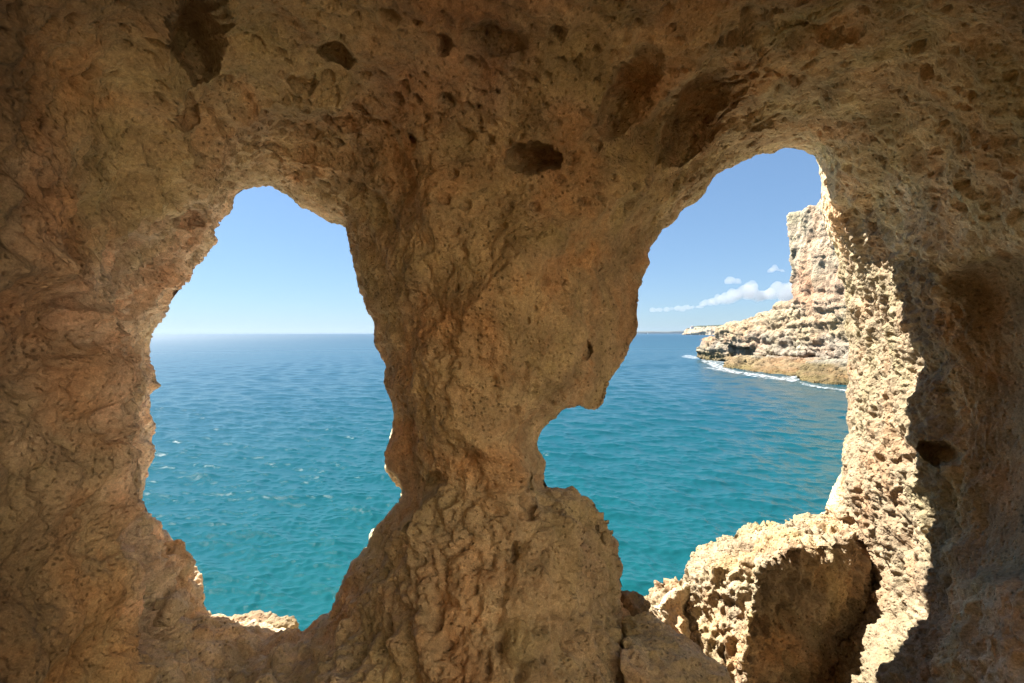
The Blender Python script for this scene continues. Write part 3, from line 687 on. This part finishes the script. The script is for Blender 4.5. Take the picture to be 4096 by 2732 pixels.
Vf, Ff = prism([(1380,766,y),(1420,762,y),(1475,760.5,y),(1530,761,y),(1570,759,y),(1640,760,y),(1900,757,y),(1900,770,y),(1380,770,y)], (900, 2000))
Vf, Ff = remesh(Vf, Ff, 25, 3); Vf = Vf + vnormals(Vf, Ff) * (60 * fbm(Vf / 500, 3, 510))[:, None] * np.array([1, 1, .1])
tag(mesh_obj("far_coast", Vf, Ff, FAR, None, True, np.repeat(np.array([.11,.11,.075])[None], len(Vf), 0)), "far low coast on the horizon, blue with distance", "coast", kind="structure")

# surf: broken white water round the ledges
def foam(polys):
    Vs_, Fs_, Ws, k = [], [], [], 0
    for poly in polys:
        p = np.array(poly, float); us = np.arange(p[:, 0].min() - 4, p[:, 0].max() + 5, 1.0); vs = np.arange(p[:, 1].min() - 2, p[:, 1].max() + 2, .4)
        U, W = np.meshgrid(us, vs); sdv = poly_sd(U.ravel(), W.ravel() * 1.0, p)
        y = CAM_H * F / (W.ravel() - V0); x = (U.ravel() - U0) / F * y; z = .10 + .16 * (fbm(np.c_[x, y, 0 * x] / 1.2, 3, 600) + .3) * np.clip(sdv / 3, 0, 1)
        idx = np.arange(U.size).reshape(U.shape) + k; k += U.size
        Vs_.append(np.c_[x, y, z]); Fs_.append(np.stack([idx[:-1, :-1], idx[1:, :-1], idx[1:, 1:], idx[:-1, 1:]], -1).reshape(-1, 4)); Ws.append(sdv)
    return np.vstack(Vs_), np.vstack(Fs_), np.concatenate(Ws)
fm, t, b = new_mat("sea_foam"); L = t.links.new
b.inputs["Base Color"].default_value = (.50, .53, .55, 1); b.inputs["Roughness"].default_value = .8
a_ = N(t, "ShaderNodeAttribute", attribute_name="tint"); g_ = N(t, "ShaderNodeNewGeometry")
nz = N(t, "ShaderNodeTexNoise", i_Scale=1.1, i_Detail=6.0, i_Roughness=.65); L(g_.outputs["Position"], nz.inputs["Vector"])
ad = N(t, "ShaderNodeMath", operation='MULTIPLY_ADD'); ad.inputs[1].default_value = 1.8; sp_ = N(t, "ShaderNodeSeparateColor"); L(a_.outputs["Color"], sp_.inputs[0]); L(sp_.outputs[0], ad.inputs[2]); L(nz.outputs["Fac"], ad.inputs[0])
mr = N(t, "ShaderNodeMapRange"); mr.inputs[1].default_value = 1.12; mr.inputs[2].default_value = 1.62; L(ad.outputs[0], mr.inputs[0]); L(mr.outputs[0], b.inputs["Alpha"])
Vm, Fm, Wm = foam([[(1598,826),(1640,834),(1672,846),(1700,853),(1740,859),(1780,866),(1770,869),(1700,860),(1640,846)], [(1560,818),(1580,814),(1602,818),(1606,826),(1590,826),(1570,823)], [(1606,824),(1640,828),(1665,830),(1660,846),(1640,842),(1612,832)],
 [(1608,845),(1640,841),(1665,846),(1690,852),(1740,858),(1790,866),(1834,862),(1838,874),(1820,880),(1760,872),(1700,862),(1640,852)], [(1830,874),(1848,880),(1900,890),(1950,896),(1950,902),(1890,896),(1840,886)]])
tag(mesh_obj("foam", Vm, Fm, fm, None, True, np.repeat(np.clip(Wm / 6 - .02, 0, .30)[:, None], 3, 1)), "white surf breaking along the ledges under the headland", "foam", kind="stuff")

# ------------------------------------------------------------------ small things on the water and the far cliff
WHITE = plain("white_paint", (.8, .8, .78), .5, var=.1); ORANGE = plain("orange_plastic", (.75, .20, .04), .5, var=.15); GREYM = plain("grey_metal", (.45, .45, .45), .4)
def box(x0, x1, y0, y1, z0, z1):
    return np.array([(x, y, z) for z in (z0, z1) for y in (y0, y1) for x in (x0, x1)], float), [[0,2,3,1],[4,5,7,6],[0,1,5,4],[2,6,7,3],[0,4,6,2],[1,3,7,5]]
yb = 3600.0; xb = (1487 - U0) / F * yb
boat = empty("sailing_boat", (xb, yb, 0)); tag(boat, "tiny white sailing boat on the horizon beside the pillar", "sailing boat")
Vq, Fq2 = hull([(-6,0,1.4),(6.5,0,1.6),(-5.5,1.6,1.3),(-5.5,-1.6,1.3),(2,1.8,1.4),(2,-1.8,1.4),(-5,0,-.4),(4.5,0,-.4),(0,.9,-.4),(0,-.9,-.4)])
mesh_obj("hull", Vq, Fq2, WHITE, boat, False)
mesh_obj("mast", *box(.1, .3, -.1, .1, 1.4, 15.5), GREYM, boat, False)
def sail(pts):
    a = np.array(pts, float); b2 = a + [0, .12, 0]; return np.vstack([a, b2]), [[0,1,2],[5,4,3],[0,3,4,1],[1,4,5,2],[2,5,3,0]]
mesh_obj("sail", *sail([(0,0,2.4),(-5.6,.5,2.4),(0,0,15.2)]), WHITE, boat, False); mesh_obj("sail", *sail([(.5,0,2.2),(6.2,.3,1.8),(.4,0,14.0)]), WHITE, boat, False)
yq = CAM_H * F / (781 - V0); xq = (1608 - U0) / F * yq
buoy = empty("buoy", (xq, yq, 0)); tag(buoy, "small orange buoy floating off the tip of the headland", "buoy")
def lathe(prof, n=16):
    V_ = [(r * cos(2 * pi * i / n), r * sin(2 * pi * i / n), z) for r, z in prof for i in range(n)]
    return V_, [[k * n + i, k * n + (i + 1) % n, (k + 1) * n + (i + 1) % n, (k + 1) * n + i] for k in range(len(prof) - 1) for i in range(n)]
mesh_obj("float", *lathe([(.02,-.3),(.35,-.15),(.45,.15),(.4,.4),(.25,.6),(.08,.7),(.01,.7)]), ORANGE, buoy); mesh_obj("pole", *lathe([(.04,.65),(.04,1.1),(.001,1.1)], 8), GREYM, buoy)
yh = 1960.0; xh = (1589 - U0) / F * yh; zh = CAM_H + (V0 - 753.2) / F * yh
house = empty("lighthouse", (xh, yh, zh)); tag(house, "tiny pale lighthouse building on top of the distant cliff", "lighthouse")
mesh_obj("house", *box(-7, 6, -3, 3, -3, 4.2), WHITE, house, False); Vr, Fr = hull([(-7.5,-3.5,4.2),(6.5,-3.5,4.2),(-7.5,3.5,4.2),(6.5,3.5,4.2),(-7,0,5.8),(6,0,5.8)])
mesh_obj("roof", Vr, Fr, plain("roof_tile", (.35, .16, .09)), house, False)
mesh_obj("tower", *lathe([(1.5,-3),(1.3,8),(1.7,8),(1.7,8.6),(1.0,8.6),(1.0,10.2),(.02,11.2)]), WHITE, house)

# ------------------------------------------------------------------ clouds
cm = bpy.data.materials.new("cloud_vapour"); cm.use_nodes = True; t = cm.node_tree; t.nodes.clear()
pv = N(t, "ShaderNodeVolumePrincipled"); pv.inputs["Color"].default_value = (.60, .62, .65, 1); pv.inputs["Density"].default_value = .0018; pv.inputs["Anisotropy"].default_value = .35
t.links.new(pv.outputs[0], N(t, "ShaderNodeOutputMaterial").inputs["Volume"])
def ico(c, r):
    bm = bmesh.new(); bmesh.ops.create_icosphere(bm, subdivisions=2, radius=1); V_ = np.array([x.co[:] for x in bm.verts]); f = np.array([[x.index for x in q.verts] for q in bm.faces]); bm.free()
    return V_ * r + c, f
def cloud(label, puffs, seed, yc=17000.0, dens=None):
    rnd = random.Random(seed); parts = []; base = max(v + r for u, v, r in puffs)
    for u, v, r in puffs:
        for k in range(5):
            R = r / F * yc * rnd.uniform(.55, .9) * (1 if k == 0 else .7)
            c = at(u + (rnd.uniform(-.8, .8) * r if k else 0), v + (rnd.uniform(-.5, .4) * r if k else 0), yc); c[1] += rnd.uniform(-1, 1) * R
            parts.append(ico(c, np.array([R, R * 1.3, R * .85])))
    V_, f = remesh(*join(parts), 45.0, 2)
    V_ = V_ + vnormals(V_, f) * (130 * fbm(V_ / 420, 5, seed, .6) + 70 * scallop(V_, 300, seed + 1, .8))[:, None]
    zb = CAM_H + (V0 - base) / F * yc + 40; low_ = V_[:, 2] < zb; V_[low_, 2] = zb + (V_[low_, 2] - zb) * .15
    return tag(mesh_obj("cloud", V_, f, cm, None, True, None, None, V_.mean(0)), label, "cloud", "fair weather clouds over the horizon")
cloud("long white cumulus bank low over the horizon beside the headland", [(1612,697,8),(1628,694,10),(1645,691,12),(1663,688,14),(1682,680,19),(1705,670,22),(1722,664,18),(1730,676,20),(1752,679,19),(1775,676,22),(1800,671,26),(1825,668,28),(1855,672,28),(1890,678,24)], 700)
cloud("small white puff of cloud above the cumulus bank", [(1672,646,8),(1682,643,9),(1692,645,8)], 701)
cloud("faint cloud wisp high beside the top of the headland", [(1768,621,7),(1778,618,8),(1788,620,8),(1798,622,6)], 704)
cloud("thin low streak of cloud just above the sea left of the cumulus bank", [(1500+9*k, 712-.6*k, 6) for k in range(13)], 702)

# ------------------------------------------------------------------ the air
hz = bpy.data.materials.new("sea_haze"); hz.use_nodes = True; t = hz.node_tree; t.nodes.clear()
pv = N(t, "ShaderNodeVolumePrincipled"); pv.inputs["Color"].default_value = (.30, .38, .48, 1); pv.inputs["Density"].default_value = 5e-5; pv.inputs["Anisotropy"].default_value = .2
t.links.new(pv.outputs[0], N(t, "ShaderNodeOutputMaterial").inputs["Volume"])
tag(mesh_obj("haze", *box(-13400, 13400, -60, 13400, -7, 130), hz, None, False), "thin pale sea haze", "haze", kind="stuff")
